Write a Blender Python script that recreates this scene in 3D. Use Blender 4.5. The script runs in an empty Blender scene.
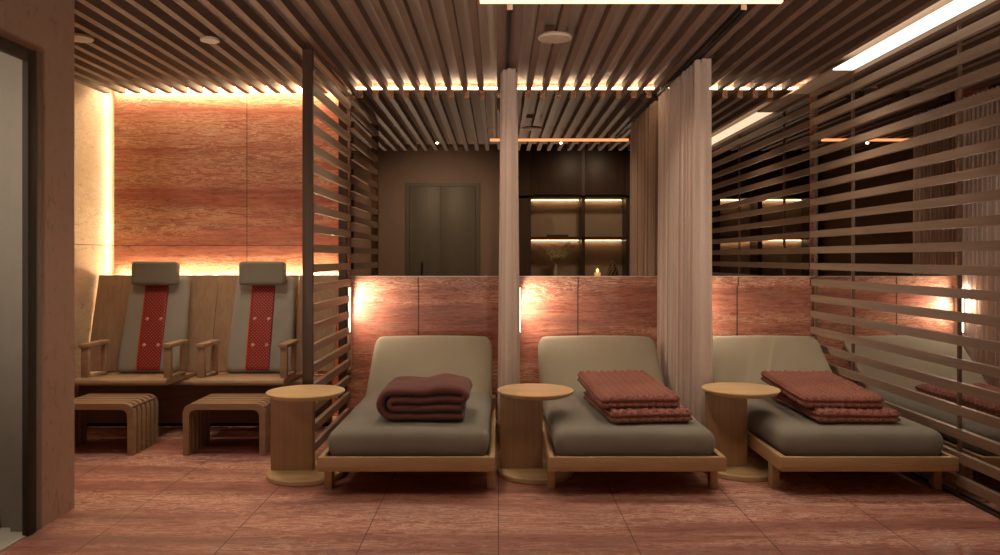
import bpy, bmesh, math, random
from mathutils import Vector, Matrix, noise
C = bpy.context.scene.collection
PI = math.pi
R = math.radians
random.seed(7)
F, CX, CY, EYE = 780.0, 498.5, 258.0, 1.25
WALL = 6.02            # mirror / red wall plane

# ------------------------------------------------------------------ materials
def mat(name):
    m = bpy.data.materials.new(name); m.use_nodes = True
    nt = m.node_tree; b = nt.nodes['Principled BSDF']
    return m, nt, b
def N(nt, t, **k):
    n = nt.nodes.new(t)
    for a, v in k.items():
        if a.startswith('i_'): n.inputs[a[2:]].default_value = v
        else: setattr(n, a, v)
    return n
def L(nt, a, b): nt.links.new(a, b)
def ramp(nt, fac, stops):
    r = nt.nodes.new('ShaderNodeValToRGB'); e = r.color_ramp.elements
    while len(e) > 1: e.remove(e[-1])
    e[0].position = stops[0][0]; e[0].color = (*stops[0][1], 1)
    for p, c in stops[1:]:
        x = e.new(p); x.color = (*c, 1)
    L(nt, fac, r.inputs[0]); return r
def coords(nt, scale, world=True):
    if world: src = N(nt, 'ShaderNodeNewGeometry').outputs['Position']
    else: src = N(nt, 'ShaderNodeTexCoord').outputs['Object']
    mp = N(nt, 'ShaderNodeMapping'); mp.inputs['Scale'].default_value = scale
    L(nt, src, mp.inputs[0]); return mp.outputs[0], src
def mathn(nt, op, a, b=None, c=None):
    n = N(nt, 'ShaderNodeMath', operation=op)
    for i, v in enumerate((a, b, c)):
        if v is None: continue
        if isinstance(v, (int, float)): n.inputs[i].default_value = v
        else: L(nt, v, n.inputs[i])
    return n.outputs[0]
def mix(nt, fac, a, b, mode='MIX'):
    n = N(nt, 'ShaderNodeMix', data_type='RGBA', blend_type=mode)
    if isinstance(fac, (int, float)): n.inputs[0].default_value = fac
    else: L(nt, fac, n.inputs[0])
    for i, v in ((6, a), (7, b)):
        if isinstance(v, tuple): n.inputs[i].default_value = (*v, 1)
        else: L(nt, v, n.inputs[i])
    return n.outputs[2]
def bump(nt, h, b, strength=.2, dist=.01):
    n = N(nt, 'ShaderNodeBump'); n.inputs['Strength'].default_value = strength
    n.inputs['Distance'].default_value = dist
    L(nt, h, n.inputs['Height']); L(nt, n.outputs[0], b.inputs['Normal'])
def joints(nt, comp, pitch, off, w):
    """mask = 1 on thin joint lines at off + k*pitch"""
    a = mathn(nt, 'SUBTRACT', comp, off); a = mathn(nt, 'DIVIDE', a, pitch)
    a = mathn(nt, 'FRACT', mathn(nt, 'ADD', a, .5)); a = mathn(nt, 'SUBTRACT', a, .5)
    a = mathn(nt, 'ABSOLUTE', a)
    return mathn(nt, 'LESS_THAN', a, w / pitch / 2)

def travertine(name, stops, vein, sx, rough=.45, joint=None, thin=(26, 90), axis='z', spec=.4, contrast=1.0):
    """streaked stone: bands run along X; axis = the across-band axis"""
    m, nt, b = mat(name)
    def sc(a, c): return (a, c, a) if axis == 'y' else (a, a, c)
    def tex(a, c, det, rg, dist):
        v, s_ = coords(nt, sc(a, c)); n = N(nt, 'ShaderNodeTexNoise'); n.inputs['Scale'].default_value = 1.0
        n.inputs['Detail'].default_value = det; n.inputs['Roughness'].default_value = rg; n.inputs['Distortion'].default_value = dist
        L(nt, v, n.inputs['Vector']); return n.outputs[0], s_
    broad, src = tex(sx * .5, thin[0] * .28, 3, .5, .3)
    band, _ = tex(sx * 2.6, thin[0], 8, .72, 1.3)
    fine, _ = tex(sx * 13.0, thin[1], 5, .65, 1.0)
    f0 = mathn(nt, 'ADD', mathn(nt, 'MULTIPLY', broad, .38), mathn(nt, 'ADD', mathn(nt, 'MULTIPLY', band, .42), mathn(nt, 'MULTIPLY', fine, .20)))
    f0 = mathn(nt, 'ADD', mathn(nt, 'MULTIPLY', mathn(nt, 'SUBTRACT', f0, .5), 2.1 * contrast), .5)
    c1 = ramp(nt, f0, stops).outputs[0]
    vm, _ = tex(sx * 4.5, thin[0] * 1.3, 7, .75, 2.0)
    ridge = mathn(nt, 'ABSOLUTE', mathn(nt, 'SUBTRACT', vm, .5))
    rv = ramp(nt, ridge, [(0, (1, 1, 1)), (.012, (.8, .8, .8)), (.035, (0, 0, 0)), (1, (0, 0, 0))]).outputs[0]
    gate = ramp(nt, broad, [(0, (.0, .0, .0)), (.42, (.15, .15, .15)), (.56, (.95, .95, .95))]).outputs[0]
    gr, _ = tex(sx * 1.1, thin[0] * .45, 5, .6, .8)
    c1 = mix(nt, mathn(nt, 'MULTIPLY', ramp(nt, gr, [(0, (0, 0, 0)), (.50, (0, 0, 0)), (.66, (1, 1, 1))]).outputs[0], .55 * contrast), c1, tuple(.35 * a + .65 * g for a, g in zip(stops[1][1], (.24, .15, .115))))
    col = mix(nt, mathn(nt, 'MULTIPLY', rv, gate), c1, vein)
    d = ramp(nt, fine, [(0, (1, 1, 1)), (.36, (1, 1, 1)), (.42, (0, 0, 0)), (1, (0, 0, 0))]).outputs[0]
    col = mix(nt, mathn(nt, 'MULTIPLY', d, .40), col, tuple(x * .5 for x in stops[0][1]))
    hgt = mathn(nt, 'SUBTRACT', band, mathn(nt, 'MULTIPLY', d, .5))
    if joint:
        sep = N(nt, 'ShaderNodeSeparateXYZ'); L(nt, src, sep.inputs[0])
        tot = None
        for ax, p, o, wd in joint:
            q = joints(nt, sep.outputs[ax], p, o, wd)
            tot = q if tot is None else mathn(nt, 'MAXIMUM', tot, q)
        col = mix(nt, mathn(nt, 'MULTIPLY', tot, .8), col, (.035, .014, .01))
        hgt = mathn(nt, 'SUBTRACT', hgt, mathn(nt, 'MULTIPLY', tot, 1.5))
    L(nt, col, b.inputs['Base Color']); b.inputs['Roughness'].default_value = rough
    b.inputs['Specular IOR Level'].default_value = spec
    bump(nt, hgt, b, .12, .004)
    return m

def wood(name, dark, light, along='x', rough=.5, world=False, fine=1.0, spec=.35):
    m, nt, b = mat(name)
    s = {'x': (1.3, 26, 26), 'y': (26, 1.3, 26), 'z': (26, 26, 1.3)}[along]
    v, _ = coords(nt, tuple(q * fine for q in s), world)
    n = N(nt, 'ShaderNodeTexNoise'); n.inputs['Scale'].default_value = 1; n.inputs['Detail'].default_value = 6
    n.inputs['Roughness'].default_value = .6; n.inputs['Distortion'].default_value = .8
    L(nt, v, n.inputs['Vector'])
    r = ramp(nt, n.outputs[0], [(.25, dark), (.5, tuple((a + c) / 2 for a, c in zip(dark, light))), (.72, light)])
    L(nt, r.outputs[0], b.inputs['Base Color']); b.inputs['Roughness'].default_value = rough
    b.inputs['Specular IOR Level'].default_value = spec
    bump(nt, n.outputs[0], b, .12, .003)
    return m
def fabric(name, col, col2, scale=500, rough=.9, bs=.25):
    m, nt, b = mat(name)
    v, _ = coords(nt, (1, 1, 1), False)
    n = N(nt, 'ShaderNodeTexNoise'); n.inputs['Scale'].default_value = scale; n.inputs['Detail'].default_value = 2
    L(nt, v, n.inputs['Vector'])
    n2 = N(nt, 'ShaderNodeTexNoise'); n2.inputs['Scale'].default_value = 4; n2.inputs['Detail'].default_value = 3
    L(nt, v, n2.inputs['Vector'])
    f = mathn(nt, 'ADD', mathn(nt, 'MULTIPLY', n.outputs[0], .6), mathn(nt, 'MULTIPLY', n2.outputs[0], .4))
    L(nt, ramp(nt, f, [(.3, col), (.7, col2)]).outputs[0], b.inputs['Base Color'])
    b.inputs['Roughness'].default_value = rough; b.inputs['Sheen Weight'].default_value = .15
    b.inputs['Specular IOR Level'].default_value = .15
    bump(nt, n.outputs[0], b, bs, .002)
    return m
def plain(name, col, rough=.5, metal=0.0, spec=.4):
    m, nt, b = mat(name)
    v, _ = coords(nt, (1, 1, 1), False)
    n = N(nt, 'ShaderNodeTexNoise'); n.inputs['Scale'].default_value = 9; n.inputs['Detail'].default_value = 3
    L(nt, v, n.inputs['Vector'])
    L(nt, ramp(nt, n.outputs[0], [(.3, tuple(c * .92 for c in col)), (.7, col)]).outputs[0], b.inputs['Base Color'])
    b.inputs['Roughness'].default_value = rough; b.inputs['Metallic'].default_value = metal
    b.inputs['Specular IOR Level'].default_value = spec
    return m
def glow(name, col, s):
    m, nt, b = mat(name)
    b.inputs['Base Color'].default_value = (.8, .8, .8, 1)
    b.inputs['Emission Color'].default_value = (*col, 1); b.inputs['Emission Strength'].default_value = s
    return m

WARM = (1.0, .66, .33)
M = {}
RED = [(.12, (.15, .050, .036)), (.36, (.27, .080, .052)), (.50, (.38, .125, .080)), (.60, (.46, .17, .105)), (.85, (.60, .31, .21))]
M['floor'] = travertine('red_travertine_floor', [(.12, (.16, .060, .048)), (.36, (.27, .098, .076)), (.50, (.36, .135, .10)), (.60, (.43, .175, .13)), (.85, (.56, .30, .225))],
                        (.78, .50, .38), .7, .45, [(0, .6, 0, .005), (1, 1.2, 4.53, .003)], (12, 44), 'y', .45)
M['redwall'] = travertine('red_travertine_bay_wall', RED, (.78, .50, .34), .8, .35, [(0, 1.2295, -.617, .011)], (20, 80))
M['nichewall'] = travertine('orange_travertine_niche_wall', [(.12, (.21, .068, .050)), (.36, (.38, .118, .082)), (.50, (.50, .170, .115)), (.60, (.56, .220, .15)), (.85, (.68, .37, .26))],
                            (.80, .56, .36), .6, .5, [(0, 1.22, -1.99, .006), (2, 5.0, 1.35, .006)], (16, 70))
CR = [(.2, (.44, .32, .22)), (.5, (.54, .41, .29)), (.8, (.62, .49, .36))]
M['cream'] = travertine('cream_travertine', CR, (.68, .55, .42), .6, .55, [(2, 5.0, 1.35, .006)], (6, 26), contrast=.6)
M['pier'] = travertine('brown_travertine', [(.2, (.37, .25, .18)), (.5, (.43, .29, .215)), (.8, (.48, .335, .25))], (.46, .32, .24), 1.6, .6, None, (3, 9), contrast=.35)
for n_ in M['pier'].node_tree.nodes:
    if n_.type == 'MIX' and n_.data_type == 'RGBA' and not n_.inputs[0].is_linked: n_.inputs[0].default_value = 0
M['ceil'] = wood('ceiling_board', (.36, .26, .205), (.45, .335, .27), 'y', .6, True, .5)
M['slat'] = wood('ceiling_slat_wood', (.11, .062, .043), (.16, .095, .066), 'y', .55, True)
M['screen'] = wood('screen_slat_wood', (.17, .108, .072), (.26, .172, .12), 'y', .5, True)
M['post'] = wood('dark_post_wood', (.05, .026, .017), (.085, .045, .03), 'z', .5, True)
M['oak'] = wood('oak', (.36, .215, .105), (.50, .32, .17), 'x', .45)
M['oaky'] = wood('oak_lengthwise', (.36, .215, .105), (.50, .32, .17), 'y', .45)
M['oakz'] = wood('oak_upright', (.34, .20, .10), (.47, .30, .16), 'z', .45)
M['walnut'] = wood('table_wood', (.30, .165, .08), (.42, .25, .13), 'z', .45)
M['topwood'] = wood('table_top_wood', (.46, .30, .15), (.58, .40, .215), 'x', .4)
M['ash'] = wood('recliner_ash', (.29, .18, .11), (.39, .26, .165), 'x', .5)
M['ashz'] = wood('recliner_ash_upright', (.25, .15, .09), (.36, .235, .145), 'z', .5, True)
M['ashz2'] = wood('stool_ash', (.27, .17, .105), (.37, .25, .16), 'x', .5)
M['bench'] = wood('bench_base_wood', (.14, .08, .05), (.20, .12, .075), 'x', .5, True)
M['fab'] = fabric('olive_grey_fabric', (.15, .125, .095), (.205, .175, .135))
M['fabd'] = fabric('grey_mattress_fabric', (.175, .155, .125), (.235, .21, .17))
M['back'] = fabric('backrest_fabric', (.28, .235, .17), (.35, .30, .22))
M['grey'] = fabric('recliner_grey_fabric', (.26, .245, .21), (.33, .31, .27), 400)
M['head'] = fabric('headrest_fabric', (.17, .155, .12), (.225, .205, .16), 400)
M['knit'] = fabric('terracotta_knit', (.20, .072, .053), (.33, .125, .092), 160, .9, .5)
M['plush'] = fabric('maroon_plush', (.105, .036, .028), (.155, .054, .042), 220, .95, .4)
M['curtain'] = None
M['dark'] = wood('dark_cabinet_wood', (.045, .028, .020), (.075, .048, .034), 'z', .45, True)
M['cellback'] = plain('cabinet_back', (.42, .32, .23), .6)
M['black'] = plain('black_metal', (.012, .011, .010), .4, .6)
M['bronze'] = plain('bronze_metal', (.10, .07, .05), .4, .8)
M['alu'] = plain('pale_metal', (.55, .48, .42), .4, .5)
M['white'] = plain('white_plastic', (.55, .46, .38), .5)
M['pin'] = plain('pink_stud', (.75, .38, .30), .5)
M['door'] = wood('greenish_door', (.115, .105, .08), (.15, .135, .105), 'z', .5, True, .3)
M['rear'] = plain('rear_wall_plaster', (.27, .20, .155), .8)
M['palefloor'] = plain('pale_stone', (.50, .46, .40), .5)
M['vest'] = plain('grey_plaster', (.25, .215, .175), .8)
M['skirt'] = plain('grey_skirting', (.13, .105, .08), .6)
M['ledw'] = glow('cove_led', (1.0, .78, .52), 28)
M['ledn'] = glow('niche_led', (1.0, .77, .44), 42)
M['leds'] = glow('niche_side_led', (1.0, .80, .50), 15)
M['ledv'] = glow('bay_led', (1.0, .80, .58), 5)
M['ledr'] = glow('side_cove_led', (1.0, .86, .66), 1.6)
M['ledc'] = glow('cabinet_led', (1.0, .70, .42), 16)
M['pend'] = glow('pendant_diffuser', (1.0, .38, .165), 2.4)
M['spotface'] = glow('spot_lens', (1.0, .9, .8), 20)
M['flame'] = glow('candle_flame', (1.0, .6, .2), 7)
# mirror
m, nt, b = mat('mirror_glass'); b.inputs['Metallic'].default_value = 1; b.inputs['Roughness'].default_value = .0
b.inputs['Base Color'].default_value = (.46, .385, .32, 1); M['mirror'] = m
# perforated red mat
m, nt, b = mat('perforated_red'); src = N(nt, 'ShaderNodeTexCoord').outputs['Object']
sep = N(nt, 'ShaderNodeSeparateXYZ'); L(nt, src, sep.inputs[0])
P = .025
def frc(x):
    return mathn(nt, 'SUBTRACT', mathn(nt, 'FRACT', mathn(nt, 'DIVIDE', x, P)), .5)
u = frc(mathn(nt, 'ADD', sep.outputs[0], sep.outputs[2])); v = frc(mathn(nt, 'SUBTRACT', sep.outputs[0], sep.outputs[2]))
dd = mathn(nt, 'ADD', mathn(nt, 'MULTIPLY', u, u), mathn(nt, 'MULTIPLY', v, v))
msk = mathn(nt, 'LESS_THAN', dd, .06)
L(nt, mix(nt, msk, (.22, .012, .010), (.50, .13, .09)), b.inputs['Base Color']); b.inputs['Roughness'].default_value = .45
M['perf'] = m
M['litedge'] = plain('mat_lit_edge_red', (.60, .05, .025), .4)  # brighter red for the light caught on the mat's edge
# curtain: sheer woven cloth
m = bpy.data.materials.new('sheer_curtain'); m.use_nodes = True; nt = m.node_tree; nt.nodes.clear()
o_ = N(nt, 'ShaderNodeOutputMaterial'); df = N(nt, 'ShaderNodeBsdfDiffuse'); tl = N(nt, 'ShaderNodeBsdfTranslucent'); tp = N(nt, 'ShaderNodeBsdfTransparent')
df.inputs[0].default_value = (.74, .63, .57, 1); tl.inputs[0].default_value = (.80, .66, .58, 1)
m1 = N(nt, 'ShaderNodeMixShader'); m1.inputs[0].default_value = .4; L(nt, df.outputs[0], m1.inputs[1]); L(nt, tl.outputs[0], m1.inputs[2])
m2 = N(nt, 'ShaderNodeMixShader'); L(nt, m1.outputs[0], m2.inputs[1]); L(nt, tp.outputs[0], m2.inputs[2])
v, _ = coords(nt, (1, 1, 1)); n = N(nt, 'ShaderNodeTexNoise'); n.inputs['Scale'].default_value = 350; L(nt, v, n.inputs['Vector'])
L(nt, mathn(nt, 'MULTIPLY', n.outputs[0], .56), m2.inputs[0]); L(nt, m2.outputs[0], o_.inputs[0])
M['curtain'] = m

# ------------------------------------------------------------------ mesh helpers
def link(name, bm, m, parent=None, smooth=False, loc=None, rot=None):
    me = bpy.data.meshes.new(name)
    bmesh.ops.recalc_face_normals(bm, faces=bm.faces)
    bm.to_mesh(me); bm.free()
    if smooth:
        for p in me.polygons: p.use_smooth = True
    me.materials.append(m)
    o = bpy.data.objects.new(name, me); C.objects.link(o)
    if parent: o.parent = parent
    if loc: o.location = loc
    if rot: o.rotation_euler = rot
    return o
def sharp(o, ang=35):
    me = o.data
    for p in me.polygons: p.use_smooth = True
    try: me.set_sharp_from_angle(angle=R(ang))
    except Exception: pass
    return o
def box(bm, x0, x1, y0, y1, z0, z1, bev=0, rot=None, seg=2):
    g = bmesh.ops.create_cube(bm, size=1); vs = g['verts']
    bmesh.ops.scale(bm, vec=(x1 - x0, y1 - y0, z1 - z0), verts=vs)
    if bev:
        es = list({e for v in vs for e in v.link_edges})
        r = bmesh.ops.bevel(bm, geom=es, offset=bev, segments=seg, profile=.5, affect='EDGES')
        vs = list({v for f in r['faces'] for v in f.verts} | {v for v in vs if v.is_valid})
    if rot: bmesh.ops.rotate(bm, cent=(0, 0, 0), matrix=rot, verts=vs)
    bmesh.ops.translate(bm, vec=((x0 + x1) / 2, (y0 + y1) / 2, (z0 + z1) / 2), verts=vs)
    return vs
def B(name, m, parent, *boxes, bev=0.0, **k):
    bm = bmesh.new()
    for q in boxes: box(bm, *q, bev=bev)
    o = link(name, bm, m, parent, **k)
    if bev: sharp(o)
    return o
def lathe(bm, prof, n=48, cx=0, cy=0, cz=0, ax='z'):
    rings = []
    for r, z in prof:
        ring = []
        for i in range(n):
            a = 2 * PI * i / n
            p = (cx + r * math.cos(a), cy + r * math.sin(a), cz + z) if ax == 'z' else (cx + r * math.cos(a), cy + z, cz + r * math.sin(a))
            ring.append(bm.verts.new(p))
        rings.append(ring)
    for a, b2 in zip(rings, rings[1:]):
        for i in range(n): bm.faces.new((a[i], a[(i + 1) % n], b2[(i + 1) % n], b2[i]))
    bm.faces.new(rings[0][::-1]); bm.faces.new(rings[-1])
def tube(bm, pts, r, n=10):
    rings = []
    for i, p in enumerate(pts):
        p = Vector(p); d = (Vector(pts[min(i + 1, len(pts) - 1)]) - Vector(pts[max(i - 1, 0)])).normalized()
        up = Vector((0, 0, 1)) if abs(d.z) < .9 else Vector((1, 0, 0))
        a = d.cross(up).normalized(); b2 = d.cross(a)
        rr = r[i] if isinstance(r, (list, tuple)) else r
        rings.append([bm.verts.new(p + rr * (math.cos(2 * PI * k / n) * a + math.sin(2 * PI * k / n) * b2)) for k in range(n)])
    for a, b2 in zip(rings, rings[1:]):
        for i in range(n): bm.faces.new((a[i], a[(i + 1) % n], b2[(i + 1) % n], b2[i]))
    bm.faces.new(rings[0][::-1]); bm.faces.new(rings[-1])
def rbox(bm, hx, hy, hz, r, nx, ny, nz, fn=None):
    """rounded box, half sizes hx.., grid nx.., fn(p, n, face_uv)->new p"""
    def grid(ax, s):
        u, w = [(1, 2), (2, 0), (0, 1)][ax]; H = (hx, hy, hz); Nn = (nx, ny, nz)
        rows = []
        for i in range(Nn[u] + 1):
            row = []
            for j in range(Nn[w] + 1):
                p = [0, 0, 0]; p[ax] = s * H[ax]; p[u] = -H[u] + 2 * H[u] * i / Nn[u]; p[w] = -H[w] + 2 * H[w] * j / Nn[w]
                p = Vector(p)
                q = Vector([max(-(H[k] - r), min(H[k] - r, p[k])) for k in range(3)])
                n = (p - q)
                n = n.normalized() if n.length > 1e-9 else Vector([s if k == ax else 0 for k in range(3)])
                v = q + n * r
                if fn: v = fn(v, n)
                row.append(bm.verts.new(v))
            rows.append(row)
        for i in range(Nn[u]):
            for j in range(Nn[w]):
                bm.faces.new((rows[i][j], rows[i + 1][j], rows[i + 1][j + 1], rows[i][j + 1]))
    for ax in range(3):
        for s in (-1, 1): grid(ax, s)
    bmesh.ops.remove_doubles(bm, verts=bm.verts, dist=1e-5)
def prism(bm, poly, y0, y1, axis='y'):
    """poly in (x,z) extruded along y, or (x,y) along z when axis='z', or (y,z) along x"""
    def P3(a, b2, t): return {'y': (a, t, b2), 'z': (a, b2, t), 'x': (t, a, b2)}[axis]
    A = [bm.verts.new(P3(a, b2, y0)) for a, b2 in poly]; Bv = [bm.verts.new(P3(a, b2, y1)) for a, b2 in poly]
    n = len(poly)
    bm.faces.new(A[::-1]); bm.faces.new(Bv)
    for i in range(n): bm.faces.new((A[i], A[(i + 1) % n], Bv[(i + 1) % n], Bv[i]))
def tag(o, label, cat, group=None, kind=None):
    o['label'] = label; o['category'] = cat
    if group: o['group'] = group
    if kind: o['kind'] = kind
    return o
def thing(name, loc, label, cat, group=None, rz=0):
    o = bpy.data.objects.new(name, None); C.objects.link(o); o.location = loc; o.rotation_euler.z = rz
    o.empty_display_size = .1
    return tag(o, label, cat, group)
def struct(name, m, *boxes, bev=0, parent=None):
    o = B(name, m, parent, *boxes, bev=bev); o['kind'] = 'structure'; return o
def copy_tree(o, parent=None):
    c = o.copy(); C.objects.link(c)
    if parent: c.parent = parent
    for ch in list(o.children): copy_tree(ch, c)
    return c

# ------------------------------------------------------------------ the room
struct('floor', M['floor'], (-3.4, 5.4, -1.1, 6.5, -.1, 0))
struct('wall_back', M['redwall'], (-1.215, 5.2, WALL, 6.4, 0, 1.108), (-1.215, 5.2, WALL + .012, 6.4, 1.108, 2.62))
struct('trim_1', M['redwall'], (-1.147, 2.39, WALL - .028, WALL, 1.035, 1.106))
struct('trim_7', M['ceil'], (2.250, 2.386, 5.252, 6.02, 2.515, 2.53))
struct('trim_2', M['alu'], (-1.147, 3.52, WALL - .03, WALL + .012, 1.106, 1.1115))
struct('wall_back_niche', M['nichewall'], (-3.04, -1.215, 6.17, 6.4, 0, 2.62))
struct('wall_left_niche', M['cream'], (-3.3, -3.105, 3.9, 6.4, 0, 2.62))
struct('wall_left', M['pier'], (-2.22, -2.12, 3.56, 3.62, 0, 3.1), (-3.3, -2.12, 3.62, 3.9, 0, 3.1), (-2.22, -2.12, -1.1, 2.3, 0, 3.1), (-2.22, -2.12, 2.3, 3.56, 2.19, 3.1))
struct('wall_rear', M['rear'], (-2.22, 5.4, -1.1, -.9, 0, 3.2))
struct('wall_right', M['rear'], (5.2, 5.4, -.9, 6.4, 0, 3.2))
ce = struct('ceiling', M['ceil'], (-3.3, 5.2, 2.84, 6.4, 2.6, 2.72))
struct('ceiling_rear', M['rear'], (-2.22, 5.4, -1.1, 2.84, 3.1, 3.2), (-2.22, 5.2, 2.80, 2.84, 2.6, 3.1))
# slats running front to back under the ceiling board
bm = bmesh.new()
for k in range(-28, 42):
    x = .229 + .12 * k
    if x < -3.08 or x > 5.1 or 2.22 < x < 2.50 or -.05 < x < .15: continue
    y1 = 5.87 if x > -1.16 else 6.0
    box(bm, x - .021, x + .021, 2.84, y1, 2.515, 2.572)
sl = link('slats', bm, M['slat'], ce); sl['kind'] = 'structure'
# vestibule behind the left doorway
struct('floor_vestibule', M['palefloor'], (-3.3, -2.118, 2.2, 3.62, 0.0, .006))
struct('wall_vestibule', M['vest'], (-3.4, -3.3, 2.1, 3.62, 0, 2.5), (-3.3, -2.22, 2.1, 2.2, 0, 2.5), (-3.3, -2.22, 2.2, 3.62, 2.4, 2.5), (-3.3, -2.22, 3.6, 3.62, 0, 2.4))
struct('baseboard_vestibule', M['skirt'], (-3.3, -2.30, 3.585, 3.6, .006, .055))
struct('trim_3', M['vest'], (-2.218, -2.127, 3.545, 3.56, .006, 2.19))
struct('trim_4', plain('dark_frame', (.035, .024, .017), .7), (-2.135, -2.108, 3.495, 3.56, .002, 2.19), (-2.135, -2.108, 2.3, 3.495, 2.135, 2.19), bev=.002)
struct('trim_5', M['vest'], (-2.12, -2.112, 3.56, 3.61, 0, 2.20), bev=.002)

# mirrors above the red wall
mir = B('wall_mirror', M['mirror'], None, (-1.145, 2.40, WALL - .004, WALL + .012, 1.112, 2.56))
tag(mir, 'long mirror above the red stone wall behind the three front loungers', 'mirror')
mir2 = B('wall_mirror', M['mirror'], None, (2.46, 3.52, WALL - .004, WALL + .012, 1.112, 2.56))
tag(mir2, 'mirror seen through the right slatted screen above the far bay wall', 'mirror')

# ------------------------------------------------------------------ slatted screens
ZK = [1.187 + .1225 * k for k in range(-9, 11)]
def screen(x, side, y0, y1, label, posts):
    t = thing('slatted_screen', (x, y0, 0), label, 'screen', 'slatted room dividers')
    bm = bmesh.new()
    for z in ZK: box(bm, -.015, .015, 0, y1 - y0, z - .025, z + .025)
    link('slat_panel', bm, M['screen'], t)
    for (a, b2, yy, w, mm) in posts:
        B('post', mm, t, (a, b2, yy - w / 2 - y0, yy + w / 2 - y0, 0, 2.515), bev=.002)
    return t
s1 = screen(-1.142, 1, 4.73, 5.955, 'dark-posted slatted wooden screen between the upholstered recliners and the left lounger',
            [(-.045, .018, 4.733, .03, M['post']), (-.075, -.016, 5.955, .055, M['post'])])
B('top_rail', M['screen'], s1, (-.02, .02, .02, 1.22, 2.49, 2.515))
s2 = screen(2.415, 1, 2.95, 6.01, 'long slatted wooden screen running along the right side beside the right lounger',
            [(.016, .036, yy, .016, M['screen']) for yy in (2.98, 4.13, 5.37, 5.995)])
B('top_rail', M['screen'], s2, (-.02, .02, 0, 3.06, 2.49, 2.515))
B('floor_channel', M['bronze'], s2, (-.016, -.010, 0, 3.06, 0, .012), (.02, .03, 0, 3.06, 0, .012), (-.016, .03, 0, 3.06, 0, .004))

# ------------------------------------------------------------------ LED coves
def led(name, m, bx, label, group=None):
    o = B(name, m, None, bx); tag(o, label, 'light strip', group); return o
led('led_strip', M['ledw'], (-1.12, 2.38, 6.0, 6.008, 2.552, 2.561), 'thin glowing strip at the ceiling edge right above the long mirror')
led('led_strip', M['ledn'], (-3.02, -1.24, 6.12, 6.165, 2.585, 2.598), 'glowing strip in the ceiling slot above the orange stone wall')
led('led_strip', M['ledn'], (-3.0, -1.24, 6.12, 6.17, 1.080, 1.090), 'glowing strip hidden behind the top of the wooden bench back')
led('led_strip', M['leds'], (-3.044, -3.040, 6.19, 6.23, .95, 2.58), 'upright glow at the left end of the orange stone wall')
led('led_strip', M['ledr'], (2.250, 2.386, 2.9, 5.25, 2.514, 2.522), 'bright cove strip at the ceiling edge along the right screen')
def vled(x0, label, sgn=1, z0=.55):
    t = thing('wall_light', (x0, WALL, z0), label, 'wall light', 'upright reading lights on the red wall')
    e = lambda a, b2: (min(a * sgn, b2 * sgn), max(a * sgn, b2 * sgn))
    B('channel', M['alu'], t, (*e(-.010, 0), -.13, 0, -.15, 1.03 - z0))
    B('diffuser', M['ledv'], t, (*e(0, .004), -.126, -.10, .14, 1.025 - z0))
    for k, (dx, pw) in enumerate(((1, 4.2),) if sgn > 0 else ((1, 2.6), (-1, 3.0))):
        l = bpy.data.lights.new('reading_lamp', 'AREA'); l.shape = 'RECTANGLE'; l.size = .03; l.size_y = .24; l.energy = pw; l.color = (1, .83, .63)
        o = bpy.data.objects.new('reading_lamp', l); C.objects.link(o); o.location = (x0 + sgn * dx * .014, WALL - .115, 1.03 - .14)
        o.rotation_euler = Vector((sgn * dx, .12, -.10)).to_track_quat('-Z', 'Y').to_euler()
    return t
vled(-1.130, 'upright light strip on the red wall beside the left screen')
vled(.162, 'upright light strip on the red wall beside the narrow middle curtain')
vled(1.36, 'upright light strip on the red wall half hidden by the wide curtain')
vled(3.515, 'upright light strip on the red wall seen through the right screen', -1)

# ------------------------------------------------------------------ ceiling fittings
def pendant(x0, x1, y, label):
    t = thing('pendant_light', ((x0 + x1) / 2, y, 2.487), label, 'pendant light', 'linear pendant lights')
    h = (x1 - x0) / 2
    B('diffuser', M['pend'], t, (-h, h, -.015, .015, 0, .024))
    B('top_plate', M['bronze'], t, (-h * .9, h * .9, -.010, .010, .024, .027))
    for s in (-1, 1):
        bm = bmesh.new(); tube(bm, [(s * h * .7, 0, .03), (s * h * .7, 0, .117)], .003, 8); link('hanger', bm, M['black'], t)
pendant(-.09, 1.374, 3.78, 'long glowing linear pendant at the ceiling nearest the viewer')
pendant(3.42, 4.89, 3.78, 'orange linear pendant seen only as a reflection behind the right screen')
def speaker_disc():
    t = thing('ceiling_speaker', (.322, 4.45, 2.5), 'flat round pinkish disc on the slatted ceiling above the middle lounger', 'ceiling speaker')
    bm = bmesh.new(); lathe(bm, [(.092, .018), (.098, .006), (.094, 0)], 48); sharp(link('rim', bm, M['white'], t))
    bm = bmesh.new(); lathe(bm, [(.088, .004), (.086, -.003), (.02, -.004)], 48); sharp(link('grille', bm, plain('grille', (.42, .30, .23), .7), t))
speaker_disc()
def downlight(x, y, label, rr=.05, lit=False):
    t = thing('downlight', (x, y, 2.5), label, 'downlight', 'round ceiling downlights')
    bm = bmesh.new(); lathe(bm, [(rr, .016), (rr * 1.04, .004), (rr, 0), (rr * .66, 0), (rr * .6, .006)], 40); sharp(link('trim_ring', bm, M['white'], t))
    bm = bmesh.new(); lathe(bm, [(rr * .58, .002), (rr * .4, -.006), (rr * .1, -.008)], 32); sharp(link('lens', bm, M['white'] if not lit else M['spotface'], t))
downlight(-1.665, 4.50, 'small round white downlight ring above the second recliner', .052)
downlight(-2.40, 4.46, 'pale round ceiling disc half hidden by the left wall corner', .075)
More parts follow.
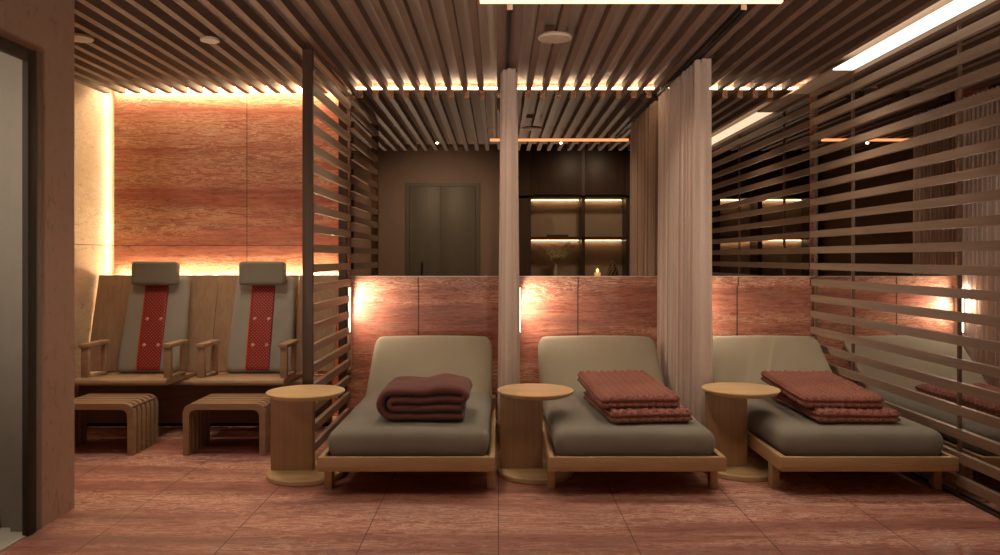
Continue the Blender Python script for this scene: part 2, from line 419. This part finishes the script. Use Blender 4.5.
def spot(x, y, label, aim, power=30, size=62, col=(1, .83, .63)):
    t = thing('spotlight', (x, y, 2.515), label, 'spotlight', 'small black ceiling spotlights')
    d = (Vector(aim) - Vector((x, y, 2.47))).normalized()
    bm = bmesh.new(); lathe(bm, [(.022, 0), (.022, -.012)], 24); link('mount', bm, M['alu'], t)
    bm = bmesh.new(); p0 = Vector((0, 0, -.012)); tube(bm, [p0 - d * .012, p0 + d * .02], .018, 20); sharp(link('barrel', bm, M['alu'], t))
    bm = bmesh.new(); tube(bm, [p0 + d * .020, p0 + d * .022], .015, 20); link('lens', bm, M['spotface'], t)
    lamp('spot_lamp', (Vector((x, y, 2.49)) + d * .05), aim, power, size, col)
def lamp(name, loc, aim, power, size=70, col=(1, .83, .63), blend=.9, rad=.04):
    l = bpy.data.lights.new(name, 'SPOT'); l.energy = power; l.spot_size = R(size); l.spot_blend = blend
    l.color = col; l.shadow_soft_size = rad
    o = bpy.data.objects.new(name, l); C.objects.link(o); o.location = loc
    o.rotation_euler = (Vector(aim) - Vector(loc)).to_track_quat('-Z', 'Y').to_euler(); return o
spot(-.66, 3.64, 'small ceiling spotlight reflected in the mirror above the left lounger', (-.5, 4.9, .3), 14, 80)
spot(.67, 3.64, 'small ceiling spotlight reflected just under the orange pendant in the mirror', (.72, 4.9, .3), 18, 80)
spot(1.98, 3.64, 'small ceiling spotlight hidden from view behind the wide curtain reflection', (1.95, 4.9, .3), 22, 80)
spot(3.97, 3.64, 'small ceiling spotlight reflected behind the right slatted screen', (3.1, 4.9, .3), 22, 80)
for x_ in (-1.751, -.551, .649, 1.969, 3.049): lamp('added_top_fill', (x_, 5.05, 2.503), (x_, 4.70, 0), 30 if x_ > -1 else 20, 130, rad=0, blend=1)  # fill spots added over the seating, with no fixture
# lamps of the round downlights, then added fill spots without fixtures
lamp('downlight_lamp', (-1.665, 4.50, 2.49), (-1.75, 5.2, .4), 28, 95)
lamp('downlight_lamp', (-2.40, 4.46, 2.49), (-2.5, 5.2, .4), 32, 95)
lamp('added_room_fill', (-.9, 3.0, 2.58), (-.9, 3.3, 0), 40, 120, rad=.12)
lamp('added_room_fill', (1.1, 3.0, 2.58), (1.1, 3.3, 0), 46, 120, rad=.12)
lamp('added_room_fill', (2.1, 3.0, 2.58), (2.0, 3.3, 0), 18, 120, rad=.12)
lamp('added_room_fill', (1.5, .9, 3.05), (1.3, -.6, 1.2), 90, 110, rad=.12)
lamp('added_room_fill', (-.9, .9, 3.05), (-.9, -.6, 1.2), 150, 120, rad=.12)
lamp('added_vestibule_fill', (-2.75, 2.9, 2.36), (-2.75, 3.2, 0), 24, 150, (1, .85, .68), rad=.1)  # unseen fill added to brighten the vestibule, no fixture
lamp('added_vestibule_fill', (-2.6, 2.5, 2.36), (-2.5, 3.4, 1), 22, 150, (1, .85, .68), rad=.1)

# added fill lights, out of view in the rear zone: they wash the slatted ceiling
def floor_fill(x, y, p):
    t = thing('added_floor_fill', (x, y, 0), 'added fill light in a low bronze bowl, unseen on the rear floor', 'fill light', 'added fill lights in the rear zone')
    bm = bmesh.new(); lathe(bm, [(.10, 0), (.10, .012), (.03, .02), (.03, .10), (.07, .13), (.13, .22), (.125, .225), (.06, .14)], 32); sharp(link('bowl', bm, M['bronze'], t))
    bm = bmesh.new(); lathe(bm, [(.058, .146), (.03, .160), (.005, .163)], 24); link('lens', bm, M['spotface'], t, True)
    lamp('added_ceiling_fill', (x, y, .235), (x * .9 + .05, y + 3.4, 2.55), p, 78, (1, .85, .68), 1.0, .10)
for x, y, p in ((-1.5, .8, 190), (.5, .3, 190), (2.2, .8, 150), (3.9, .8, 70)): floor_fill(x, y, p)

# curtain tracks
def track(x, board, label):
    t = thing('curtain_track', (x, 3.9, 2.503), label, 'curtain track', 'curtain tracks on the ceiling')
    if board: B('board', M['slat'], t, (-.068, .072, -1.0, 1.97, .014, .05))
    B('rail', M['black'], t, (-.014, -.004, 0, 2.08, -.012, .014), (.004, .014, 0, 2.08, -.012, .014), (-.014, .014, 0, 2.08, .006, .014))
    B('end_cap', M['white'], t, (-.014, .014, -.006, 0, -.013, .014))
track(.057, True, 'ceiling curtain track with a flat board over the narrow middle curtain')
track(1.226, False, 'thin black ceiling curtain track leading to the wide curtain')

# ------------------------------------------------------------------ curtains
def curtain(xc, y0, y1, amp, folds, label, flare=0.0, seed=0):
    t = thing('curtain', (xc, y0, 0), label, 'curtain', 'sheer pleated curtains')
    bm = bmesh.new(); nu = folds * 36; nv = 26; rows = []
    rnd = random.Random(seed); ph = [rnd.uniform(-.5, .5) for _ in range(folds + 2)]; am = [rnd.uniform(.7, 1.05) for _ in range(folds + 2)]
    for j in range(nv + 1):
        z = .015 + (2.478 - .015) * j / nv; g = 1 + flare * (1 - j / nv)
        row = []
        for i in range(nu + 1):
            s = i / nu * folds; k = int(s); f = s - k
            a = am[k] * (1 - f) + am[min(k + 1, folds)] * f; p = ph[k] * (1 - f) + ph[min(k + 1, folds)] * f
            w = math.sin(2 * PI * s + p * (1.4 - j / nv)); w = math.copysign(abs(w) ** .8, w)
            y = (y1 - y0) * i / nu + .014 * math.sin(4 * PI * s) + .0035 * math.sin(2 * PI * s * 6.3 + p)
            w += .05 * math.sin(2 * PI * s * 7.7 + 3 * p)
            row.append(bm.verts.new((amp * a * w * g * (.9 + .1 * math.cos(3 * j / nv)) , y, z)))
        rows.append(row)
    for a, b2 in zip(rows, rows[1:]):
        for i in range(nu): bm.faces.new((a[i], a[i + 1], b2[i + 1], b2[i]))
    link('fabric', bm, M['curtain'], t, True)
    B('header_tape', M['curtain'], t, (-.012, .012, 0, y1 - y0, 2.455, 2.478))
    return t
curtain(.070, 5.05, 5.95, .072, 17, 'narrow gathered curtain between the left lounger and the middle one', .05, 1)
curtain(1.265, 4.80, 5.95, .066, 24, 'wide sheer pinkish curtain between the middle lounger and the right one', .0, 2)
curtain(3.60, 5.30, 5.98, .06, 12, 'pale curtain seen through the right slatted screen', 0, 3)

# ------------------------------------------------------------------ sun loungers
def make_lounger(label):
    """origin: centre of the front rail on the floor, width .93, length 1.93"""
    t = thing('lounger', (0, 0, 0), label, 'lounger', 'low wooden loungers')
    h = .462
    B('front_rail', M['oak'], t, (-h, h, 0, .03, .137, .212), bev=.004)
    for s in (-1, 1):
        a, b2 = (-h, -h + .03) if s < 0 else (h - .03, h)
        B('side_rail', M['oaky'], t, (a, b2, .03, 1.84, .137, .212), bev=.004)
    B('rear_rail', M['oak'], t, (-h, h, 1.84, 1.87, .137, .212), bev=.004)
    B('platform', M['oak'], t, (-h + .03, h - .03, .03, 1.84, .150, .168))
    for sx in (-1, 1):
        for y in (.15, 1.68):
            a = -h + .002 if sx < 0 else h - .044
            B('leg', M['oakz'], t, (a, a + .042, y, y + .06, 0, .15), bev=.004)
    def mf(p, n):
        q = p.copy(); u = q.x / .425; w = q.y / .64
        q.z += .012 * (1 - u * u) * (1 - .6 * w * w) * (1 if n.z > 0 else 0)
        q.z += .003 * noise.noise(Vector((q.x * 5, q.y * 5, 1)))
        k = 1 - .05 * max(0, -q.z / .08)          # tucks in towards the bottom
        q.x *= k; q.y *= (1 - .02 * max(0, -q.z / .08))
        return q
    bm = bmesh.new(); rbox(bm, .430, .64, .085, .062, 26, 34, 12, mf)
    link('mattress', bm, M['fabd'], t, True, (0, .04 + .64, .168 + .085))
    def bf(p, n):
        q = p.copy(); q.y += (-.012 if n.y < 0 else 0) * (1 - (q.x / .44) ** 2); return q
    bm = bmesh.new(); rbox(bm, .435, .055, .35, .045, 26, 10, 24, bf)
    # rounder upper corners
    for v in bm.verts:
        if v.co.z > .24:
            dz = v.co.z - .24; lim = .435 - .11 + math.sqrt(max(0, .11 ** 2 - dz ** 2))
            if abs(v.co.x) > lim - .0: v.co.x = math.copysign(lim, v.co.x)
    tilt = -R(52)
    bk = link('backrest', bm, M['back'], t, True, (0, 1.50, .425), (tilt, 0, 0))
    B('backrest_board', M['oak'], t, (-.40, .40, -.012, .012, -.33, .30), bev=.003, loc=(0, 1.545, .385), rot=(tilt, 0, 0))
    B('backrest_strut', M['oakz'], t, (-.36, -.33, 1.70, 1.72, .16, .46), bev=.003)
    B('backrest_strut', M['oakz'], t, (.33, .36, 1.70, 1.72, .16, .46), bev=.003)
    return t
lg = make_lounger('low wooden lounger carrying one smooth maroon blanket, left of the three')
lg.location = (-.480, 4.06, 0)
for x, lab in ((.725, 'low wooden lounger in the middle with two stacked knitted blankets'),
               (1.935, 'low wooden lounger at right beside the slatted screen, with stacked knitted blankets'),
               (2.98, 'lounger behind the right slatted screen, seen only between its slats')):
    c = copy_tree(lg); c.location = (x, 4.06, 0); c['label'] = lab

# ------------------------------------------------------------------ blankets
def knit_h(u, w):
    """chunky braid relief, u across, w along (metres)"""
    a = u / .044; k = math.floor(a); f = a - k
    s = w / .040 + (.5 if k % 2 else 0) + 1.3 * abs(f - .5)
    return (math.sin(PI * f) ** .6) * (.2 + .8 * abs(math.sin(PI * s)) ** .7)
def knit_blanket(label, loc, rz, hx=.235, hy=.39, hz=.034, droop=0.0, seed=0, rx=0):
    t = thing('knitted_blanket', loc, label, 'blanket', 'stacked chunky knitted blankets', rz)
    t.rotation_euler.x = rx
    def fn(p, n):
        q = p.copy()
        if abs(n.z) > .5: hgt = knit_h(q.x, q.y)
        elif abs(n.y) >= abs(n.x): hgt = abs(math.sin(PI * q.x / .042)) ** .6 * (.5 + .5 * abs(math.sin(PI * (q.z + hz) / hz)))
        else: hgt = abs(math.sin(PI * q.y / .042)) ** .6 * (.5 + .5 * abs(math.sin(PI * (q.z + hz) / hz)))
        amp = .016 if abs(n.z) < .5 else .017
        if n.z < -.5: amp = .001
        q += n * (hgt * amp - amp * .5)
        # groove between folded layers at the sides
        if abs(n.z) < .6: q -= Vector((n.x, n.y, 0)) * .010 * math.exp(-(q.z / .006) ** 2)
        q.z += .006 * noise.noise(Vector((q.x * 4 + seed, q.y * 4, seed))) * (1 if q.z > 0 else .2)
        q.x += .006 * noise.noise(Vector((q.y * 6, seed, 2.0))); q.y += .008 * noise.noise(Vector((q.x * 6, seed, 5.0)))
        return q
    bm = bmesh.new(); rbox(bm, hx, hy, hz, .026, 110, 170, 16, fn)
    link('folded_cloth', bm, M['knit'], t, True, (0, 0, hz + .004))
    return t
ZM = .349
def stack(xc, lab, seed, rz):
    # the loungers' mattress tops lie at about z .345
    knit_blanket('lower chunky terracotta knitted blanket ' + lab, (xc + .035, 4.60, ZM), rz + .04, .225, .37, .032, seed=seed)
    knit_blanket('upper chunky terracotta knitted blanket ' + lab, (xc - .005, 4.70, ZM + .080), rz, .222, .40, .033, seed=seed + 3, rx=R(2.0))
stack(.765, 'of the stack on the middle lounger', 1, .06)
stack(1.925, 'of the stack on the right lounger by the screen', 9, -.035)
knit_blanket('chunky knitted blanket on the lounger behind the right screen', (2.98, 4.75, ZM), .04, seed=21)

def plush():
    t = thing('folded_blanket', (-.405, 4.50, .352), 'thick smooth maroon blanket folded in a roll on the left lounger', 'blanket')
    th = .047; W = .232
    pts = []
    def line(x0, x1, z, n):
        for i in range(n + 1): pts.append((x0 + (x1 - x0) * i / n, z))
    def arc(cx, cz, r, a0, a1, n):
        for i in range(1, n): a = R(a0 + (a1 - a0) * i / n); pts.append((cx + r * math.cos(a), cz + r * math.sin(a)))
    z = [.024, .070, .116, .164]
    line(W - .02, -W + .055, z[0], 12); arc(-W + .055, (z[0] + z[3]) / 2, (z[3] - z[0]) / 2, 270, 90, 12)
    line(-W + .055, W - .035, z[3], 12); arc(W - .035, (z[3] + z[2]) / 2, (z[3] - z[2]) / 2, 90, -90, 8)
    line(W - .035, -W + .064, z[2], 10); arc(-W + .064, (z[2] + z[1]) / 2, (z[2] - z[1]) / 2, 90, 270, 8)
    line(-W + .064, W - .03, z[1], 10)
    P2 = [Vector((a, 0, c)) for a, c in pts]; n = len(P2); offs = []
    for i, p in enumerate(P2):
        d = (P2[min(i + 1, n - 1)] - P2[max(i - 1, 0)]).normalized(); offs.append(Vector((-d.z, 0, d.x)))
    D = .46; ny = 26; bm = bmesh.new(); rings = []
    for j in range(ny + 1):
        yy = -D / 2 + D * j / ny; e = min(j, ny - j); k = [.35, .72, .92, 1][min(e, 3)] * th / 2
        ring = []
        for side in (1, -1):
            idx = range(n) if side == 1 else range(n - 1, -1, -1)
            for i in idx:
                p = P2[i] + offs[i] * side * k
                hz = p.z / .19
                hump = .016 * hz * math.exp(-((p.x - .09) / .075) ** 2) - .005 * hz * math.exp(-((p.x + .02) / .06) ** 2)
                q = Vector((p.x, yy, p.z + hump))
                nn = noise.noise(Vector((p.x * 7, yy * 6, p.z * 7 + 3)))
                q.z += .008 * nn * hz; q.x += .008 * noise.noise(Vector((yy * 7, p.z * 12, 8))) + .02 * yy * hz
                q.y += .010 * noise.noise(Vector((p.x * 12, p.z * 14, 1 if j < 13 else 6)))
                ring.append(bm.verts.new(q))
        rings.append(ring)
    m2 = len(rings[0])
    for a, b2 in zip(rings, rings[1:]):
        for i in range(m2): bm.faces.new((a[i], a[(i + 1) % m2], b2[(i + 1) % m2], b2[i]))
    for ring in (rings[0], rings[-1]):
        for i in range(n - 1): bm.faces.new((ring[i], ring[i + 1], ring[m2 - 2 - i], ring[m2 - 1 - i]))
    link('folded_cloth', bm, M['plush'], t, True)
plush()

# ------------------------------------------------------------------ side tables
def make_table(label):
    t = thing('side_table', (0, 0, 0), label, 'side table', 'round wooden side tables')
    bm = bmesh.new(); lathe(bm, [(.168, 0), (.192, .004), (.210, .014), (.219, .024), (.2215, .029), (.2195, .033)], 72)
    sharp(link('table_top', bm, M['topwood'], t, loc=(0, 0, .455)), 20)
    bm = bmesh.new(); lathe(bm, [(.215, 0), (.220, .004), (.220, .024), (.214, .030)], 72); sharp(link('base', bm, M['topwood'], t), 25)
    # upright: a slab following the rear left quarter of the disc with a flat front
    poly = [(-.205, 0), (.042, 0), (.042, .05), (.02, .075)]
    for i in range(9):
        a = R(105 + 65 * i / 8); poly.append((.205 * math.cos(a) * .98, .02 + .14 * math.sin(a)))
    bm = bmesh.new(); prism(bm, poly, 0, .427, 'z')
    es = [e for e in bm.edges if abs(e.verts[0].co.z - e.verts[1].co.z) > .3]
    bmesh.ops.bevel(bm, geom=es, offset=.006, segments=3, affect='EDGES')
    sharp(link('column', bm, M['walnut'], t, loc=(0, 0, .029)), 30)
    return t
tb = make_table('round wooden side table left of the left lounger, in front of the left screen')
tb.location = (-1.106, 4.48, 0)
for x, y, lab in ((.214, 4.52, 'round wooden side table between the left lounger and the middle lounger'),
                  (1.418, 4.57, 'round wooden side table between the middle lounger and the right lounger')):
    c = copy_tree(tb); c.location = (x, y, 0); c['label'] = lab

# ------------------------------------------------------------------ bench and recliners
bt = thing('built_in_bench', (-2.1, 5.74, 0), 'built-in wooden bench with tall wooden back under the orange stone wall', 'bench')
B('front_panel', M['bench'], bt, (-.99, .87, 0, .04, .035, .347))
B('plinth', M['black'], bt, (-.99, .87, .05, .07, 0, .035))
B('bench_top', M['ashz2'], bt, (-.99, .87, -.20, .12, .348, .3735), bev=.004)
bm = bmesh.new()
for i in range(6):
    x0 = -.985 + i * .3095; vs = box(bm, x0, x0 + .3055, -.012, .012, -.37, .37, bev=.002)
link('back_panel', bm, M['ashz'], bt, loc=(0, .20, .758), rot=(R(-15), 0, 0))
def make_recliner(label):
    """origin under the seat centre; front edge at y = 0"""
    t = thing('recliner', (0, 0, 0), label, 'recliner', 'upholstered recliners against the bench')
    # seat shell: rounded front nose, slopes down to the back
    poly = [(.0, .385), (-.012, .40), (-.006, .418), (.015, .428), (.12, .424), (.30, .408), (.54, .396), (.54, .374), (.30, .382), (.10, .384)]
    bm = bmesh.new(); prism(bm, poly, -.31, .31, 'x'); bmesh.ops.bevel(bm, geom=list(bm.edges), offset=.003, segments=2, affect='EDGES')
    sharp(link('seat', bm, M['ash'], t), 30)
    def cf(p, n):
        q = p.copy(); q.y += -.010 * (1 - (q.x / .24) ** 2) if n.y < 0 else 0
        q.x *= 1 - .10 * (q.z + .36) / .72; return q
    tilt = -R(15)
    bm = bmesh.new(); rbox(bm, .245, .035, .365, .03, 22, 8, 28, cf)
    cu = link('backrest_cushion', bm, M['grey'], t, True, (0, .555, .755), (tilt, 0, 0))
    bm = bmesh.new(); rbox(bm, .085, .008, .325, .006, 10, 4, 20)
    mt = link('massage_mat', bm, M['perf'], t, True, (.0, .500, .742), (tilt, 0, 0))
    bm = bmesh.new(); tube(bm, [(-.085, -.006, z / 10 * .32) for z in range(-10, 11)], .0042, 8)  # strip that paints the lit left edge of the mat
    link('lit_edge', bm, M['litedge'], mt)
    for z in (-.14, .055):
        for x in (-.045, .058):
            bm = bmesh.new(); lathe(bm, [(.011, 0), (.013, -.004), (.010, -.009), (.003, -.011)], 20, x, -.007, z, 'y')
            link('stud', bm, M['pin'], mt, True)
    bm = bmesh.new(); rbox(bm, .170, .042, .088, .022, 18, 8, 12)
    link('headrest', bm, M['head'], t, True, (0, .545, 1.135), (R(-6), 0, 0))
    B('headrest_strap', M['head'], t, (-.05, .05, .60, .61, 1.00, 1.16))
    for s in (-1, 1):
        x = s * .285
        a = B('armrest', M['ash'], t, (x - .032, x + .032, .06, .37, .632, .66), bev=.006)
        B('front_post', M['ash'], a, (x - .024, x + .024, .075, .115, .425, .632), bev=.004)
        B('rear_post', M['ash'], a, (x - .018, x + .018, .33, .36, .408, .632), bev=.004)
        B('sled_bar', M['ash'], a, (x - .02, x + .02, .115, .33, .414, .436), bev=.004)
    return t
rc = make_recliner('upholstered recliner with red perforated back strip, left of the two')
rc.location = (-2.565, 5.29, 0)
c = copy_tree(rc); c.location = (-1.765, 5.29, 0); c['label'] = 'upholstered recliner with red perforated back strip, right one beside the screen'

def make_stool(label):
    t = thing('footstool', (0, 0, 0), label, 'footstool', 'ribbed wooden footstools')
    W, H, T, r = .262, .33, .040, .062
    def arcp(cx, cz, rr, a0, a1, n=7): return [(cx + rr * math.cos(R(a0 + (a1 - a0) * i / n)), cz + rr * math.sin(R(a0 + (a1 - a0) * i / n))) for i in range(n + 1)]
    out = [(-W, 0)] + arcp(-W + r, H - r, r, 180, 90) + arcp(W - r, H - r, r, 90, 0) + [(W, 0), (W - T, 0)]
    ri = r - T + .008
    out += arcp(W - T - ri, H - T - ri, ri, 0, 90) + arcp(-W + T + ri, H - T - ri, ri, 90, 180) + [(-W + T, 0)]
    for k in range(6):
        bm = bmesh.new(); prism(bm, out, k * .064, k * .064 + .044)
        es = [e for e in bm.edges if abs(e.verts[0].co.y - e.verts[1].co.y) < 1e-6]
        bmesh.ops.bevel(bm, geom=es, offset=.004, segments=2, affect='EDGES')
        sharp(link('rib', bm, M['ashz2'], t), 35)
    B('spacer', M['bench'], t, (-W + .008, W - .008, .01, .36, H - T + .004, H - .022), (-W + .02, -W + T - .004, .01, .36, .01, H - .06), (W - T + .004, W - .02, .01, .36, .01, H - .06))
    return t
st = make_stool('ribbed wooden footstool in front of the left recliner'); st.location = (-2.57, 4.93, 0)
c = copy_tree(st); c.location = (-1.735, 4.93, 0); c['label'] = 'ribbed wooden footstool in front of the right recliner'

# ------------------------------------------------------------------ rear room, seen in the mirror
YF = -.45
def cabinet(x0, cells, x1, label):
    t = thing('display_cabinet', (x0, YF, 0), label, 'cabinet', 'dark display cabinets in the rear room')
    zt, zm, zb = 2.21, 1.57, .94
    B('carcass', M['dark'], t, (0, x1 - x0, -.02, 0, 2.23, 3.08), (0, cells[0][0] - x0, -.42, 0, 0, 2.23), (cells[-1][1] - x0, x1 - x0, -.42, 0, 0, 2.23),
      (cells[0][1] - x0, cells[1][0] - x0, -.42, 0, zb - .03, 2.23), (0, x1 - x0, -.42, 0, zt, 2.25), (0, x1 - x0, -.42, 0, zb - .03, zb), (0, x1 - x0, -.42, -.40, 0, 3.08))
    B('shelf', M['dark'], t, (cells[0][0] - x0, cells[1][1] - x0, -.40, 0, zm - .022, zm + .022))
    B('back_panel', M['cellback'], t, (cells[0][0] - x0, cells[1][1] - x0, -.40, -.39, zb, zt))
    for a, b2 in cells:
        for z in (zt, zm - .022):
            B('led_strip', M['ledc'], t, (a - x0 + .02, b2 - x0 - .02, -.37, -.35, z - .012, z - .004))
        d = B('door', M['dark'], t, (a - x0 + .004, b2 - x0 - .004, 0, .018, 2.26, 3.06), bev=.003)
        d = B('door', M['dark'], t, (a - x0 + .004, b2 - x0 - .004, 0, .018, .03, .90), bev=.003)
        B('handle', M['bronze'], d, (b2 - x0 - .05, b2 - x0 - .04, .018, .035, .6, .75))
    return t
cabinet(.27, [(.52, 1.335), (1.385, 2.04)], 2.10, 'dark wooden display cabinet with lit shelves, mirrored behind the middle lounger')
cabinet(3.40, [(3.55, 4.15), (4.22, 5.0)], 5.15, 'dark display cabinet with lit shelves, mirrored behind the right screen')
# double door
for k, (a, b2) in enumerate(((-1.47, -.96), (-.95, -.38))):
    d = struct('door_%d' % (k + 1), M['door'], (a, b2, -.9, -.86, .01, 2.43), bev=.004)
h = B('handle', M['black'], bpy.data.objects['door_1'], (-1.27, -1.25, -.86, -.80, .85, 1.19), bev=.003)
struct('trim_6', M['door'], (-1.54, -1.475, -.9, -.875, 0, 2.49), (-.375, -.31, -.9, -.875, 0, 2.49), (-1.475, -.375, -.9, -.875, 2.434, 2.49))
# objects in the cabinet (mirrored, so they appear behind the middle lounger)
def vase(x, y, z):
    t = thing('vase', (x, y, z), 'slender vase with leafy twigs on the lit cabinet shelf', 'vase')
    bm = bmesh.new(); lathe(bm, [(.028, 0), (.038, .03), (.036, .09), (.016, .17), (.014, .21), (.018, .22)], 28); sharp(link('vessel', bm, plain('vase_glaze', (.5, .42, .32), .3), t, True))
    rnd = random.Random(4); bm = bmesh.new(); lf = bmesh.new()
    for i in range(16):
        a = rnd.uniform(0, 2 * PI); sp = rnd.uniform(.08, .30); hh = rnd.uniform(.36, .53)
        pts = [(0, 0, .15), (sp * .25 * math.cos(a), sp * .08 * math.sin(a), .30), (sp * math.cos(a), sp * .3 * math.sin(a), hh)]
        tube(bm, pts, [.003, .0025, .0015], 6)
        for q in range(13):
            f = rnd.uniform(.35, 1.05); p = Vector(pts[1]).lerp(Vector(pts[2]), (f - .3) / .7)
            p += Vector((rnd.uniform(-.04, .04), rnd.uniform(-.02, .02), rnd.uniform(-.03, .03)))
            g = bmesh.ops.create_icosphere(lf, subdivisions=1, radius=.015)
            bmesh.ops.scale(lf, vec=(1.2, .5, .9), verts=g['verts'])
            bmesh.ops.rotate(lf, cent=(0, 0, 0), matrix=Matrix.Rotation(rnd.uniform(0, 3), 3, 'Y'), verts=g['verts'])
            bmesh.ops.translate(lf, vec=p, verts=g['verts'])
    link('twigs', bm, plain('twig', (.16, .11, .06), .7), t); link('leaves', lf, plain('leaf', (.45, .40, .20), .7), t)
vase(.93, -.62, .941)
def candle(x, y, z):
    t = thing('candle', (x, y, z), 'small glowing candle on the lit cabinet shelf', 'candle')
    bm = bmesh.new(); lathe(bm, [(.045, 0), (.05, .01), (.05, .07), (.045, .075)], 28); sharp(link('wax', bm, glow('lit_wax', (1, .62, .25), .9), t))
    bm = bmesh.new(); lathe(bm, [(.004, .075), (.022, .095), (.024, .115), (.010, .13), (.002, .145)], 16); link('flame', bm, M['flame'], t, True)
candle(1.60, -.58, .941)
def cone(x, y, z):
    t = thing('cone_ornament', (x, y, z), 'pine cone shaped ornament beside the candle on the cabinet shelf', 'ornament')
    bm = bmesh.new(); lathe(bm, [(.10, 0), (.105, .02), (.085, .10), (.05, .20), (.012, .27)], 24); link('core', bm, M['bronze'], t, True)
    bm = bmesh.new()
    for r_ in range(10):
        zz = .015 + r_ * .026; rr = .11 * (1 - (zz / .30) ** 1.2) + .006; n = max(5, int(rr * 110))
        for i in range(n):
            a = 2 * PI * (i + .5 * (r_ % 2)) / n
            g = bmesh.ops.create_icosphere(bm, subdivisions=1, radius=.017)
            bmesh.ops.scale(bm, vec=(1, 1, .6), verts=g['verts']); bmesh.ops.translate(bm, vec=(rr * math.cos(a), rr * math.sin(a), zz), verts=g['verts'])
    link('scales', bm, plain('cone_scale', (.42, .30, .19), .6), t)
cone(1.85, -.60, .941)
bk = B('book', plain('dark_cover', (.05, .03, .02), .6), None, (.78, 1.12, -.70, -.50, 1.593, 1.625), bev=.004)
tag(bk, 'dark flat book lying on the upper lit cabinet shelf', 'book')

# ------------------------------------------------------------------ camera, world, colour
cam = bpy.data.cameras.new('camera'); co = bpy.data.objects.new('camera', cam); C.objects.link(co)
co.location = (0, 0, EYE); co.rotation_euler = (R(90), 0, 0)
cam.sensor_width = 36; cam.lens = 36 * F / 1000
cam.shift_x = (500 - CX) / 1000; cam.shift_y = -(277.5 - CY) / 1000
cam.clip_start = .05
S = bpy.context.scene; S.camera = co
w = bpy.data.worlds.new('world'); S.world = w; w.use_nodes = True
bg = w.node_tree.nodes['Background']; bg.inputs[0].default_value = (1, .75, .55, 1); bg.inputs[1].default_value = .02
S.view_settings.view_transform = 'Standard'; S.view_settings.look = 'None'
S.view_settings.gamma = 1; S.view_settings.use_curve_mapping = False; S.view_settings.exposure = .38
S.cycles.use_denoising = True
S.cycles.max_bounces = 10; S.cycles.diffuse_bounces = 5; S.cycles.glossy_bounces = 5; S.cycles.transparent_max_bounces = 16
S.cycles.sample_clamp_indirect = 4; S.cycles.caustics_reflective = True
